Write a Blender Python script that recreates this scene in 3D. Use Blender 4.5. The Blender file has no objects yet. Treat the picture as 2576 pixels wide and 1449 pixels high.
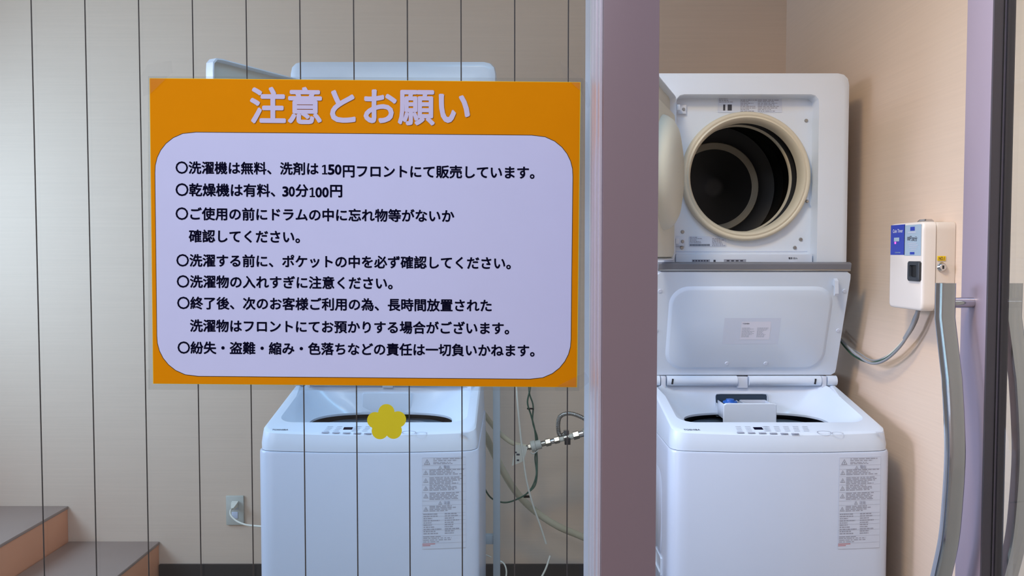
import bpy, bmesh, math, random
from mathutils import Vector, Matrix
random.seed(7)
C = bpy.context.scene.collection
# ------------------------------------------------------------------ camera, world, lights, exposure
F, CX, CY, CAMZ = 2050.0, 1288.0, 724.5, 1.26
PITCH = math.radians(2.3)
cam_d = bpy.data.cameras.new('camera'); cam = bpy.data.objects.new('camera', cam_d); C.objects.link(cam)
cam.location = (0, 0, CAMZ); cam.rotation_euler = (math.pi/2 - PITCH, 0, 0)
cam_d.sensor_width = 36; cam_d.lens = F/2576*36; cam_d.clip_start = .02
bpy.context.scene.camera = cam

def srgb(r, g, b):
    f = lambda c: (c/255)/12.92 if c/255 <= .04045 else (((c/255)+.055)/1.055)**2.4
    return (f(r), f(g), f(b), 1)

world = bpy.data.worlds.new('world'); bpy.context.scene.world = world; world.use_nodes = True
wn = world.node_tree; wn.nodes.clear()
wo = wn.nodes.new('ShaderNodeOutputWorld'); wb = wn.nodes.new('ShaderNodeBackground')
WORLD_RGB = (.84, .95, 1.26)
wb.inputs['Color'].default_value = (*WORLD_RGB, 1); wb.inputs['Strength'].default_value = 1
wn.links.new(wb.outputs[0], wo.inputs[0])

def area(name, loc, target, sx, sy, power, col):
    l = bpy.data.lights.new(name, 'AREA'); l.shape = 'RECTANGLE'; l.size = sx; l.size_y = sy
    l.energy = power; l.color = col
    o = bpy.data.objects.new(name, l); C.objects.link(o); o.location = loc
    o.rotation_euler = (Vector(target)-Vector(loc)).to_track_quat('-Z', 'Y').to_euler()
    return o
LIGHTS = [  # name, place, aim, width, height, RGB watts, spread
    ('window_daylight', (-2.34, 2.15, 1.45), (0, 2.2, 1.15), 1.2, .96, (15, 22, 31), 180),
    ('corridor_side_fill', (-3.3, -.6, 1.6), (.1, .7, 1.2), 1.0, 1.2, (7, 5, 4), 180),  # added fill for the pillar side and handles, no window stands there
    ('corridor_ceiling_light', (-.55, -.35, 2.42), (-.2, .9, .9), .9, .3, (6.5, 7, 8), 180),
    ('ceiling_panel_light', (.1, 1.4, 2.46), (.1, 1.4, 0), .9, .35, (2.5, 6, 10), 125),
    ('ceiling_spot_light', (-.1, 1.15, 2.44), (1.03, 1.95, .9), .3, .3, (6.2, 4.6, 2.7), 95),
    ('right_wall_fill_light', (-2.3, 1.35, 1.9), (1.03, 2.0, .8), .5, .5, (1.6, 1.6, 2.1), 40),  # added fill aimed at the low right wall, no window behind it
]
for n_, p_, t_, a_, b_, c_, sp_ in LIGHTS:
    l_ = area(n_, p_, t_, a_, b_, max(c_), tuple(v/max(max(c_), 1e-6) for v in c_)); l_.data.spread = math.radians(sp_)
vs = bpy.context.scene.view_settings
vs.view_transform = 'Standard'; vs.look = 'None'; vs.exposure = 0; vs.gamma = 1; vs.use_curve_mapping = False

# ------------------------------------------------------------------ projection helpers (photo pixels -> metres)
_f = Vector((0, math.cos(PITCH), -math.sin(PITCH))); _u = Vector((0, math.sin(PITCH), math.cos(PITCH)))
CAM = Vector((0, 0, CAMZ))
def ray(px, py): return Vector((1, 0, 0))*((px-CX)/F) + _u*(-(py-CY)/F) + _f
def P(px, py, Y):
    d = ray(px, py); return CAM + d*(Y/d.y)
def PX(px, py, X):
    d = ray(px, py); return CAM + d*(X/d.x)
def PP(px, py, pt, n):
    d = ray(px, py); pt = Vector(pt); n = Vector(n); return CAM + d*((pt-CAM).dot(n)/d.dot(n))

# ------------------------------------------------------------------ materials
MATS = {}
def mat(name, col, rough=.5, metal=0., grain=None, bump=0., coat=0., spec=.5, var=.0, vscale=6.):
    if name in MATS: return MATS[name]
    m = bpy.data.materials.new(name); m.use_nodes = True; nt = m.node_tree
    b = nt.nodes['Principled BSDF']
    b.inputs['Base Color'].default_value = col; b.inputs['Roughness'].default_value = rough
    b.inputs['Metallic'].default_value = metal; b.inputs['Specular IOR Level'].default_value = spec
    b.inputs['Coat Weight'].default_value = coat; b.inputs['Coat Roughness'].default_value = .08
    tc = nt.nodes.new('ShaderNodeTexCoord'); mp = nt.nodes.new('ShaderNodeMapping'); no = nt.nodes.new('ShaderNodeTexNoise')
    mp.inputs['Scale'].default_value = grain or (vscale,)*3
    nt.links.new(tc.outputs['Object'], mp.inputs[0]); nt.links.new(mp.outputs[0], no.inputs['Vector'])
    no.inputs['Scale'].default_value = 1; no.inputs['Detail'].default_value = 4
    mx = nt.nodes.new('ShaderNodeMix'); mx.data_type = 'RGBA'
    k = max(var, .015)
    mx.inputs[6].default_value = [c*(1-k) for c in col[:3]]+[1]; mx.inputs[7].default_value = [min(1, c*(1+k)) for c in col[:3]]+[1]
    nt.links.new(no.outputs['Fac'], mx.inputs[0]); nt.links.new(mx.outputs[2], b.inputs['Base Color'])
    if bump:
        bp = nt.nodes.new('ShaderNodeBump'); bp.inputs['Strength'].default_value = bump; bp.inputs['Distance'].default_value = .001
        nt.links.new(no.outputs['Fac'], bp.inputs['Height']); nt.links.new(bp.outputs[0], b.inputs['Normal'])
    MATS[name] = m; return m
def glass_mat(name, tint, refl=.06, rough=0.):
    m = bpy.data.materials.new(name); m.use_nodes = True; nt = m.node_tree; nt.nodes.clear()
    o = nt.nodes.new('ShaderNodeOutputMaterial'); t = nt.nodes.new('ShaderNodeBsdfTransparent'); g = nt.nodes.new('ShaderNodeBsdfGlossy')
    t.inputs[0].default_value = tint; g.inputs['Roughness'].default_value = rough
    lw = nt.nodes.new('ShaderNodeLayerWeight'); lw.inputs['Blend'].default_value = .5
    pw = nt.nodes.new('ShaderNodeMath'); pw.operation = 'POWER'; pw.inputs[1].default_value = 4
    ma = nt.nodes.new('ShaderNodeMath'); ma.operation = 'MULTIPLY_ADD'; ma.inputs[1].default_value = .9; ma.inputs[2].default_value = refl
    mx = nt.nodes.new('ShaderNodeMixShader')
    nt.links.new(lw.outputs['Facing'], pw.inputs[0]); nt.links.new(pw.outputs[0], ma.inputs[0]); nt.links.new(ma.outputs[0], mx.inputs[0])
    nt.links.new(t.outputs[0], mx.inputs[1]); nt.links.new(g.outputs[0], mx.inputs[2]); nt.links.new(mx.outputs[0], o.inputs[0])
    MATS[name] = m; return m
def emis(name, col, s):
    m = bpy.data.materials.new(name); m.use_nodes = True; nt = m.node_tree
    b = nt.nodes['Principled BSDF']; b.inputs['Base Color'].default_value = col
    b.inputs['Emission Color'].default_value = col; b.inputs['Emission Strength'].default_value = s
    MATS[name] = m; return m

M_wall = mat('beige_wallpaper', srgb(222, 199, 178), .8, grain=(3, 3, 160), bump=.25, var=.05, spec=.2)
M_ceil = mat('ceiling_white', srgb(225, 220, 210), .8)
M_floor = mat('floor_vinyl', srgb(150, 140, 125), .5, var=.1)
M_base = mat('black_baseboard', srgb(38, 34, 34), .6)
M_tread = mat('stair_tread_vinyl', srgb(158, 138, 128), .45, var=.12, vscale=4)
M_riser = mat('stair_riser', srgb(236, 165, 125), .5, var=.1, vscale=4)
M_white = mat('white_enamel', srgb(202, 212, 230), .28, coat=.25)
M_dry = mat('dryer_enamel', srgb(222, 230, 241), .3, coat=.2)
M_plas = mat('white_plastic', srgb(216, 228, 243), .3, coat=.2)
M_plas2 = mat('white_plastic_matt', srgb(212, 220, 234), .45)
M_gray = mat('silver_grey_trim', srgb(128, 130, 138), .38, .25)
M_dgray = mat('dark_grey_plastic', srgb(50, 54, 60), .5)
M_black = mat('black_plastic', srgb(14, 14, 17), .4)
M_drum = mat('black_drum_steel', srgb(11, 10, 10), .45, 0)
M_cream = mat('cream_plastic', srgb(214, 204, 182), .45)
M_cream2 = mat('cream_door_liner', srgb(205, 202, 186), .5)
M_ring = mat('slate_tub_ring', srgb(84, 100, 116), .35)
M_tub = mat('tub_steel', srgb(60, 68, 76), .3, .6)
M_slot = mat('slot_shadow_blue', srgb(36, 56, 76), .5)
M_blue = mat('blue_cap_plastic', srgb(20, 95, 190), .35)
M_navy = mat('navy_label_ink', srgb(38, 62, 170), .4)
M_pane = mat('pale_blue_label', srgb(165, 185, 200), .45)
M_orange = mat('orange_print', srgb(238, 146, 0), .8, spec=.08, var=.03, vscale=30)
M_paper = mat('sign_paper_white', srgb(216, 218, 248), .7, spec=.15, var=.02, vscale=25)
M_title = mat('title_print_white', srgb(214, 205, 232), .5)
M_ink = mat('dark_navy_ink', srgb(8, 8, 34), .9, spec=.05)
M_tshadow = mat('title_shadow_ink', srgb(165, 98, 20), .8, spec=.1)
M_line = mat('brown_outline_ink', srgb(70, 45, 20), .5)
M_yedge = mat('yellow_paper_edge', srgb(250, 220, 40), .5)
M_yel = mat('yellow_paper', srgb(226, 208, 20), .6, var=.05, vscale=60)
M_print = mat('grey_print', srgb(158, 162, 178), .6)
M_print2 = mat('light_grey_print', srgb(186, 192, 206), .6)
M_printd = mat('dark_print', srgb(62, 64, 76), .6)
M_red = mat('red_print', srgb(200, 120, 125), .6)
M_stick = mat('sticker_white', srgb(222, 224, 238), .5)
M_stickg = mat('sticker_pale_grey', srgb(208, 217, 234), .32)
M_chrome = mat('chrome', srgb(205, 205, 208), .1, 1.)
M_steel = mat('brushed_steel', srgb(170, 168, 162), .3, 1.)
M_post = mat('grey_painted_post', srgb(178, 190, 198), .5)
M_brace = mat('brown_block', srgb(110, 72, 52), .6)
M_frame = mat('mauve_brown_aluminium', srgb(140, 119, 122), .45, .1)
M_framel = mat('daylit_mauve_aluminium', srgb(216, 208, 214), .32, .25)  # daylight on the pillar's side put into this paler colour; window frame shares it
M_dframe = mat('mauve_door_aluminium', srgb(164, 147, 160), .45, .2)
M_gask = mat('dark_gasket', srgb(78, 72, 78), .5)
M_blackr = mat('black_rubber', srgb(16, 15, 18), .6)
M_seal = mat('clear_sealant', srgb(200, 200, 195), .3)
M_wire = mat('wire_mesh_steel', srgb(66, 58, 54), .5, .3)
M_hose = mat('cream_hose', srgb(205, 198, 172), .5)
M_cablew = mat('white_cable', srgb(220, 218, 205), .45)
M_cableg = mat('green_cable', srgb(48, 84, 66), .5)
M_cablegy = mat('grey_cable', srgb(150, 152, 155), .5)
M_cabley = mat('yellow_wire', srgb(225, 210, 40), .5)
M_out = mat('grey_socket_plate', srgb(196, 196, 186), .5)
M_case = mat('timer_case_cream', srgb(232, 222, 212), .35, coat=.2)
M_caseside = mat('timer_body_beige', srgb(220, 206, 192), .4)
M_ysticker = mat('yellow_sticker', srgb(238, 200, 0), .5)
M_glass = glass_mat('wired_glass', (.96, .985, .985, 1), .03)
M_dglass = glass_mat('door_glass', (.93, .96, .96, 1), .03)
M_lam = glass_mat('clear_laminate', (.94, .95, .95, 1), .05, .15)
M_tape = glass_mat('clear_tape', (.985, .985, .985, 1), .025, .3)
M_led = emis('pink_indicator_led', srgb(255, 70, 160), 2.5)

# ------------------------------------------------------------------ mesh helpers
def tag(o, label=None, cat=None, group=None, kind=None):
    if label: o['label'] = label
    if cat: o['category'] = cat
    if group: o['group'] = group
    if kind: o['kind'] = kind
    return o
def empty(name, label=None, cat=None, group=None, kind=None):
    o = bpy.data.objects.new(name, None); C.objects.link(o); o.empty_display_size = .05
    return tag(o, label, cat, group, kind)
def mk(name, verts, faces, m, parent=None, smooth=None):
    me = bpy.data.meshes.new(name); me.from_pydata([tuple(v) for v in verts], [], faces); me.update()
    bm = bmesh.new(); bm.from_mesh(me); bmesh.ops.recalc_face_normals(bm, faces=bm.faces); bm.to_mesh(me); bm.free()
    return fin(name, me, m, parent, smooth)
def fin(name, me, m, parent=None, smooth=None):
    ms = m if isinstance(m, (list, tuple)) else [m]
    for x in ms: me.materials.append(x)
    if smooth is not None:
        for p in me.polygons: p.use_smooth = True
        me.set_sharp_from_angle(angle=math.radians(smooth))
    o = bpy.data.objects.new(name, me); C.objects.link(o)
    if parent: o.parent = parent
    return o
def bmfin(name, bm, m, parent=None, smooth=None):
    bmesh.ops.recalc_face_normals(bm, faces=bm.faces)
    me = bpy.data.meshes.new(name); bm.to_mesh(me); bm.free(); return fin(name, me, m, parent, smooth)
def add_box(bm, a, b, bev=0, seg=2):
    r = bmesh.ops.create_cube(bm, size=1); vs_ = r['verts']
    for v in vs_:
        v.co = Vector([(a[i]+b[i])/2 + v.co[i]*(b[i]-a[i]) for i in range(3)])
    if bev:
        es = list({e for v in vs_ for e in v.link_edges})
        bmesh.ops.bevel(bm, geom=es, offset=bev, segments=seg, affect='EDGES', profile=.5, clamp_overlap=True)
def box(name, a, b, m, parent=None, bev=0, seg=2):
    a = [min(a[i], b[i]) for i in range(3)]; b = [max(x, y) for x, y in zip(a, b)]
    bm = bmesh.new(); add_box(bm, a, b, bev, seg)
    return bmfin(name, bm, m, parent, 35 if bev else None)
def loft(name, rings, m, parent=None, cap0=False, cap1=False, smooth=35, closed=True):
    n = len(rings[0]); V = [v for r in rings for v in r]; Fc = []
    for i in range(len(rings)-1):
        for j in range(n if closed else n-1):
            k = (j+1) % n; Fc.append((i*n+j, i*n+k, (i+1)*n+k, (i+1)*n+j))
    if cap0: Fc.append(tuple(range(n))[::-1])
    if cap1: Fc.append(tuple((len(rings)-1)*n+j for j in range(n)))
    return mk(name, V, Fc, m, parent, smooth)
def catmull(pts, k=8):
    pts = [Vector(p) for p in pts]
    if len(pts) < 3: return pts
    q = [pts[0]*2-pts[1]]+pts+[pts[-1]*2-pts[-2]]; out = []
    for i in range(1, len(q)-2):
        for s in range(k):
            t = s/k
            out.append(.5*((2*q[i])+(q[i+1]-q[i-1])*t+(2*q[i-1]-5*q[i]+4*q[i+1]-q[i+2])*t*t+(-q[i-1]+3*q[i]-3*q[i+1]+q[i+2])*t**3))
    return out+[pts[-1]]
def tube(name, pts, r, m, parent=None, smoothpath=True, n=10, k=8, rfun=None, smooth=60):
    ps = catmull(pts, k) if smoothpath else [Vector(p) for p in pts]
    rings = []; up = Vector((0, 0, 1)); prev = None
    for i, p in enumerate(ps):
        t = (ps[min(i+1, len(ps)-1)]-ps[max(i-1, 0)]).normalized()
        if prev is None:
            a = t.cross(up if abs(t.z) < .95 else Vector((1, 0, 0))).normalized()
        else:
            a = (prev - t*prev.dot(t)).normalized()
        prev = a; b = t.cross(a); rr = rfun(i/(len(ps)-1)) if rfun else r
        rings.append([p + (a*math.cos(2*math.pi*j/n)+b*math.sin(2*math.pi*j/n))*rr for j in range(n)])
    return loft(name, rings, m, parent, True, True, smooth)
def cyl(name, p0, p1, r, m, parent=None, n=24, r1=None, bev=0):
    p0 = Vector(p0); p1 = Vector(p1); t = (p1-p0).normalized(); L = (p1-p0).length
    a = t.cross(Vector((0, 0, 1)) if abs(t.z) < .95 else Vector((1, 0, 0))).normalized(); b = t.cross(a)
    r1 = r if r1 is None else r1
    prof = [(0, r), (L, r1)] if not bev else [(0, r-bev), (bev, r), (L-bev, r1), (L, r1-bev)]
    rings = [[p0+t*s+(a*math.cos(2*math.pi*j/n)+b*math.sin(2*math.pi*j/n))*q for j in range(n)] for s, q in prof]
    return loft(name, rings, m, parent, True, True, 40)
def rr_pt(th, hx, hy, r):
    dx, dy = math.cos(th), math.sin(th); lo, hi = 0, 3*(hx+hy)
    for _ in range(40):
        t = (lo+hi)/2; x, y = abs(dx*t)-(hx-r), abs(dy*t)-(hy-r)
        d = math.hypot(max(x, 0), max(y, 0))+min(max(x, y), 0)-r
        if d < 0: lo = t
        else: hi = t
    return dx*lo, dy*lo
def rr(cx, cy, hx, hy, r, n=144):
    # angles spaced evenly along a matching ellipse so that corners of long shapes keep enough points
    out = []
    for j in range(n):
        a = 2*math.pi*(j+.5)/n; th = math.atan2(hy*math.sin(a), hx*math.cos(a)); x, y = rr_pt(th, hx, hy, r); out.append((cx+x, cy+y))
    return out
def sup(cx, cy, rx, ry, e=2., n=144):
    out = []
    for j in range(n):
        a = 2*math.pi*(j+.5)/n; c, s = math.cos(a), math.sin(a); q = (abs(c)**e+abs(s)**e)**(-1/e); out.append((cx+rx*c*q, cy+ry*s*q))
    return out
def setbase(root, base):
    T = Matrix.Translation(-Vector(base)); root.location = base
    def rec(o):
        for ch in o.children:
            ch.data.transform(T); rec(ch)
    bpy.context.view_layer.update(); rec(root)
def text_mesh(name, s, origin, ux, uy, nrm, m, parent=None, width=None, height=None, size=None, bold=0., align='left', depth=0, space=1.):
    """mesh of a line of lettering. origin = left end of the baseline box bottom; ux/uy unit vectors; fitted to width/height (metres)"""
    cu = bpy.data.curves.new(name, 'FONT'); cu.body = s; cu.size = 1; cu.resolution_u = 3; cu.space_character = space
    cu.fill_mode = 'FRONT' if depth == 0 else 'BOTH'
    ob = bpy.data.objects.new('tmp_text', cu); C.objects.link(ob)
    bpy.context.view_layer.update(); dg = bpy.context.evaluated_depsgraph_get()
    me = bpy.data.meshes.new_from_object(ob.evaluated_get(dg)); C.objects.unlink(ob); bpy.data.objects.remove(ob); bpy.data.curves.remove(cu)
    me.name = name; me.materials.clear()
    xs = [v.co.x for v in me.vertices]; ys = [v.co.y for v in me.vertices]
    x0, x1, y0, y1 = min(xs), max(xs), min(ys), max(ys)
    if size: sx = sy = size
    else:
        sx = width/(x1-x0) if width else None; sy = height/(y1-y0) if height else sx
        if sx is None: sx = sy
    if size: x0 = 0; y0 = 0
    o = Vector(origin)
    for v in me.vertices:
        v.co = o + Vector(ux)*((v.co.x-x0)*sx) + Vector(uy)*((v.co.y-y0)*sy)
    me.update()
    if bold:
        e = bold*(sx)*.9; V0 = [v.co.copy() for v in me.vertices]; P0 = [tuple(p.vertices) for p in me.polygons]; V = []; Fc = []
        for q in range(6):
            a = math.pi*q/3+.3; off = Vector(ux)*(e*math.cos(a))+Vector(uy)*(e*math.sin(a)) + Vector(nrm)*(.000004*q); k = len(V)
            V += [v+off for v in V0]; Fc += [tuple(i+k for i in f) for f in P0]
        me = bpy.data.meshes.new(name); me.from_pydata([tuple(v) for v in V], [], Fc); me.update()
    return fin(name, me, m, parent)
def quads(name, rects, o, ux, uy, m, parent=None, lift=0, nrm=(0, 0, 0)):
    V = []; Fc = []; o = Vector(o)+Vector(nrm)*lift; ux = Vector(ux); uy = Vector(uy)
    for (x0, y0, x1, y1) in rects:
        k = len(V); V += [o+ux*x0+uy*y0, o+ux*x1+uy*y0, o+ux*x1+uy*y1, o+ux*x0+uy*y1]; Fc.append((k, k+1, k+2, k+3))
    o_ = mk(name, V, Fc, m, parent)
    if len(rects) > 1: o_['kind'] = 'stuff'
    return o_

# ------------------------------------------------------------------ room shell
YB = 3.096; XR = 1.03; XL = -2.4; ZC = 2.5; YG = .78
def struct(o): o['kind'] = 'structure'; return o
struct(box('wall_front', (-3.5, -1.4, 0), (2.4, -1.3, 2.6), M_wall))
struct(box('floor', (-3.5, -1.4, -.1), (2.4, YB+.1, 0), M_floor))
struct(box('ceiling', (XL-.1, .6, ZC), (XR+.1, YB+.1, ZC+.1), M_ceil))
struct(box('wall_back', (XL-.1, YB, 0), (XR+.1, YB+.1, ZC), M_wall))
struct(box('wall_right', (XR, .6, 0), (XR+.1, YB, ZC), M_wall))
bm = bmesh.new()
for a, b in [((XL-.1, .6, 0), (XL, YB, .9)), ((XL-.1, .6, 1.94), (XL, YB, ZC)), ((XL-.1, .6, .9), (XL, 1.38, 1.94)), ((XL-.1, 2.72, .9), (XL, YB, 1.94))]:
    add_box(bm, a, b)
struct(bmfin('wall_left', bm, M_wall))
struct(box('baseboard_back', (-1.356, YB-.012, 0), (XR, YB, .072), M_base))
struct(box('baseboard_right', (XR-.012, .82, 0), (XR, YB-.012, .072), M_base))
w = struct(box('window_1', (XL-.06, 1.38, .9), (XL-.05, 2.72, 1.94), M_dglass))
bm = bmesh.new()
for a, b in [((XL-.08, 1.38, .9), (XL-.03, 1.42, 1.94)), ((XL-.08, 2.68, .9), (XL-.03, 2.72, 1.94)), ((XL-.08, 1.42, .9), (XL-.03, 2.68, .94)), ((XL-.08, 1.42, 1.9), (XL-.03, 2.68, 1.94)), ((XL-.08, 2.03, .94), (XL-.03, 2.07, 1.9))]:
    add_box(bm, a, b)
bmfin('window_frame', bm, M_framel, w)

# staircase
st = empty('staircase', 'brown stairs climbing left along the beige back wall', 'stairs')
for (x0, x1, z) in [(-1.704, -1.356, .160), (-2.052, -1.704, .298), (XL+.001, -2.052, .45)]:
    s = box('riser', (x0, 1.85, 0), (x1-.004, YB-.001, z-.012), M_riser, st)
    box('tread', (x0, 1.845, z-.012), (x1, YB-.001, z), M_tread, st, .003)
setbase(st, (-1.9, 2.4, 0))

# ------------------------------------------------------------------ glass partition
GZ0, GZ1 = .06, 2.4
g = struct(box('window_2', (-1.6, YG-.0035, GZ0), (.076, YG+.0035, GZ1), M_glass))
k = 0
for i in range(-4, 11):
    px = 78+135.2*i
    p = P(px, 0, YG); dx = (1.2/1449*(0))
    if p.x < -.95: continue
    cyl('wire', (p.x, YG, GZ0+.002), (p.x, YG, GZ1-.002), .0006, M_wire, g, 8)
struct(box('trim_1', (-1.62, YG-.03, 0), (.076, YG+.03, GZ0), M_frame, None, .002))
struct(box('trim_2', (-1.62, YG-.03, GZ1), (XR, YG+.03, ZC), M_frame, None, .002))
# pillar between the pane and the doorway
pil = struct(empty('trim_3'))
xa = P(1515, 724, .68).x; xb = P(1655, 724, .68).x
box('post_face', (xa, .68, 0), (xb, .84, ZC), M_frame, pil, .0015)
box('lit_side_skin', (xa-.0005, .684, 0), (xa-.0002, .84, ZC), M_framel, pil)  # thin paler skin, paints the pillar's left side as lit
for (y0, y1, d) in [(.689, .703, .0016), (.712, .735, .0022), (.745, .768, .0014)]:
    box('ridge', (xa-.0005-d, y0, 0), (xa-.0004, y1, ZC), M_framel, pil, .0005)
box('sealant_bead', (P(1483, 724, .773).x, .7725, GZ0), (xa-.0006, .7762, GZ1), M_seal, pil, .001)
setbase(pil, ((xa+xb)/2, .76, 0))

# ------------------------------------------------------------------ notice sign
YS = .7755
def SG(px, py, d=0): return P(px, py, YS-d)
TL, TR, BL, BR = SG(378, 198), SG(1459, 208), SG(387, 964), SG(1450, 973)
sg = empty('notice_sign', 'large orange and white laminated Japanese notice taped on the wired glass', 'sign')
def SQ(u, v, d=0):   # paper coordinates 0..1 from the top left
    t = TL.lerp(TR, u); b = BL.lerp(BR, u); q = t.lerp(b, v); return Vector((q.x, YS-d, q.z))
def slab(name, out, d0, d1, m, parent):   # out: list of (u,v)
    A = [SQ(u, v, d0) for u, v in out]; B = [SQ(u, v, d1) for u, v in out]
    return loft(name, [A, B], m, parent, True, True, None)
def uv(px, py):   # pixel -> paper coordinates (bilinear inverse by iteration)
    q = SG(px, py); u, v = .5, .5
    for _ in range(30):
        c = SQ(u, v); u += (q.x-c.x)/(TR.x-TL.x); v -= (q.z-c.z)/(TL.z-BL.z)
    return u, v
slab('laminate_sheet', [uv(373, 192), uv(1468, 197), uv(1457, 983), uv(374, 980)], .0000, .0004, M_lam, sg)
slab('paper_edge', [(-.0012, -.0015), (1.0015, -.0015), (1.0015, 1.0015), (-.0012, 1.0015)], .0004, .0006, M_yedge, sg)
slab('orange_sheet', [(0, 0), (1, 0), (1, 1), (0, 1)], .0006, .0009, M_orange, sg)
u0, v0 = uv(389, 331); u1, v1 = uv(1436, 955)
asp = (TL-BL).length/(TR-TL).length
def rro(e): return [(x, y/asp) for x, y in rr((u0+u1)/2, (v0+v1)/2*asp, (u1-u0)/2+e, (v1-v0)/2*asp+e, .092+e)]
slab('panel_outline', rro(.0), .0009, .0010, M_line, sg)
slab('white_panel', rro(-.0016), .0010, .0011, M_paper, sg)
ux = (SQ(1, .5)-SQ(0, .5)).normalized(); uy = Vector((-ux.z, 0, ux.x)); nn = Vector((0, -1, 0))
mpp = (TR-TL).length/1081.
def stext(name, s, px, py, wpx, hpx, m, bold, d, parent=sg):
    u, v = uv(px, py); return text_mesh(name, s, SQ(u, v, d), ux, uy, nn, m, parent, wpx*mpp if wpx else None, hpx*mpp if hpx else None, bold=bold)
stext('title_shadow', '注意とお願い', 633.5, 311.5, 549, 89, M_tshadow, .03, .00095)
stext('title_lettering', '注意とお願い', 632, 310, 549, 89, M_title, .03, .0012)
BODY = [('〇洗濯機は無料、洗剤は', 444, 437, 359, 0), ('150', 808, 439, 52, 24), ('円フロントにて販売しています。', 864, 446, 482, 0),
        ('〇乾燥機は有料、', 444, 493, 250, 0), ('30', 711, 494, 32, 24), ('分', 745, 495, 31, 0), ('100', 777, 496, 51, 24), ('円', 832, 496, 29, 0),
        ('〇ご使用の前にドラムの中に忘れ物等がないか', 444, 553, 703, 0), ('確認してください。', 477, 609, 280, 0),
        ('〇洗濯する前に、ポケットの中を必ず確認してください。', 446, 670, 846, 0), ('〇洗濯物の入れすぎに注意ください。', 447, 723, 546, 0),
        ('〇終了後、次のお客様ご利用の為、長時間放置された', 448, 777, 797, 0), ('洗濯物はフロントにてお預かりする場合がございます。', 480, 834, 810, 0),
        ('〇紛失・盗難・縮み・色落ちなどの責任は一切負いかねます。', 449, 889, 907, 0)]
def digit_one(px, py, w_, h_):   # figure one with a flag and a foot
    pts = [[(.18, .0), (.95, .0), (.95, .13), (.18, .13)], [(.46, .13), (.70, .13), (.70, 1.), (.46, 1.)], [(.46, 1.), (.16, .88), (.16, .74), (.46, .84)]]
    V = []; Fc = []
    for poly in pts:
        k_ = len(V)
        for (x, y) in poly: V.append(SQ(*uv(px+x*w_, py-y*h_), .0013))
        Fc.append(tuple(range(k_, k_+4)))
    return mk('body_lettering', V, Fc, M_ink, sg)
for s, px, py, w_, h_ in BODY:
    if not h_: stext('body_lettering', s, px, py, w_, None, M_ink, .03, .0013); continue
    cw = w_/len(s)
    for i_, ch in enumerate(s):
        if ch == '1': digit_one(px+cw*i_, py, cw, h_)
        else: stext('body_lettering', ch, px+cw*i_+1.2, py, cw-2.4, h_, M_ink, .035, .0013)
setbase(sg, (SQ(.5, 1)))
# tape pieces at the corners
def tape(pts, label):
    A = [SG(x, y, .0014) for x, y in pts]; B = [SG(x, y, .0016) for x, y in pts]
    o = loft('clear_tape', [A, B], M_tape, None, True, True, None); tag(o, label, 'tape', None)
tape([(355, 190), (372, 163), (432, 152), (434, 182), (378, 236), (361, 242)], 'clear sticky tape at the top left corner of the orange notice')
tape([(1408, 152), (1478, 208), (1486, 262), (1479, 275), (1462, 230), (1418, 192)], 'clear sticky tape at the top right corner of the orange notice')
tape([(369, 930), (377, 930), (376, 980), (368, 983)], 'clear tape strip at the lower left corner of the orange notice')
tape([(1395, 975), (1472, 936), (1486, 958), (1456, 984), (1398, 984)], 'clear sticky tape at the bottom right corner of the orange notice')
# yellow paper flower
out = []
cs = [(972, 1037, 20.5), (944, 1057, 20.5), (1001, 1055, 20.5), (956, 1084, 21), (990, 1083, 21), (972, 1062, 24)]
for j in range(140):
    a = 2*math.pi*j/140; dx, dy = math.cos(a), math.sin(a); best = 0
    for (x, y, r) in cs:
        ox, oy = x-972, y-1062; b = dx*ox+dy*oy; disc = b*b-(ox*ox+oy*oy-r*r)
        if disc > 0: best = max(best, b+math.sqrt(disc))
    out.append((972+dx*best, 1062+dy*best))
fl = loft('paper_flower', [[SG(x, y, .0004) for x, y in out], [SG(x, y, .0009) for x, y in out]], M_yel, None, True, True, None)
tag(fl, 'yellow five-petalled paper flower stuck on the wired glass below the notice', 'paper flower')

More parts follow.
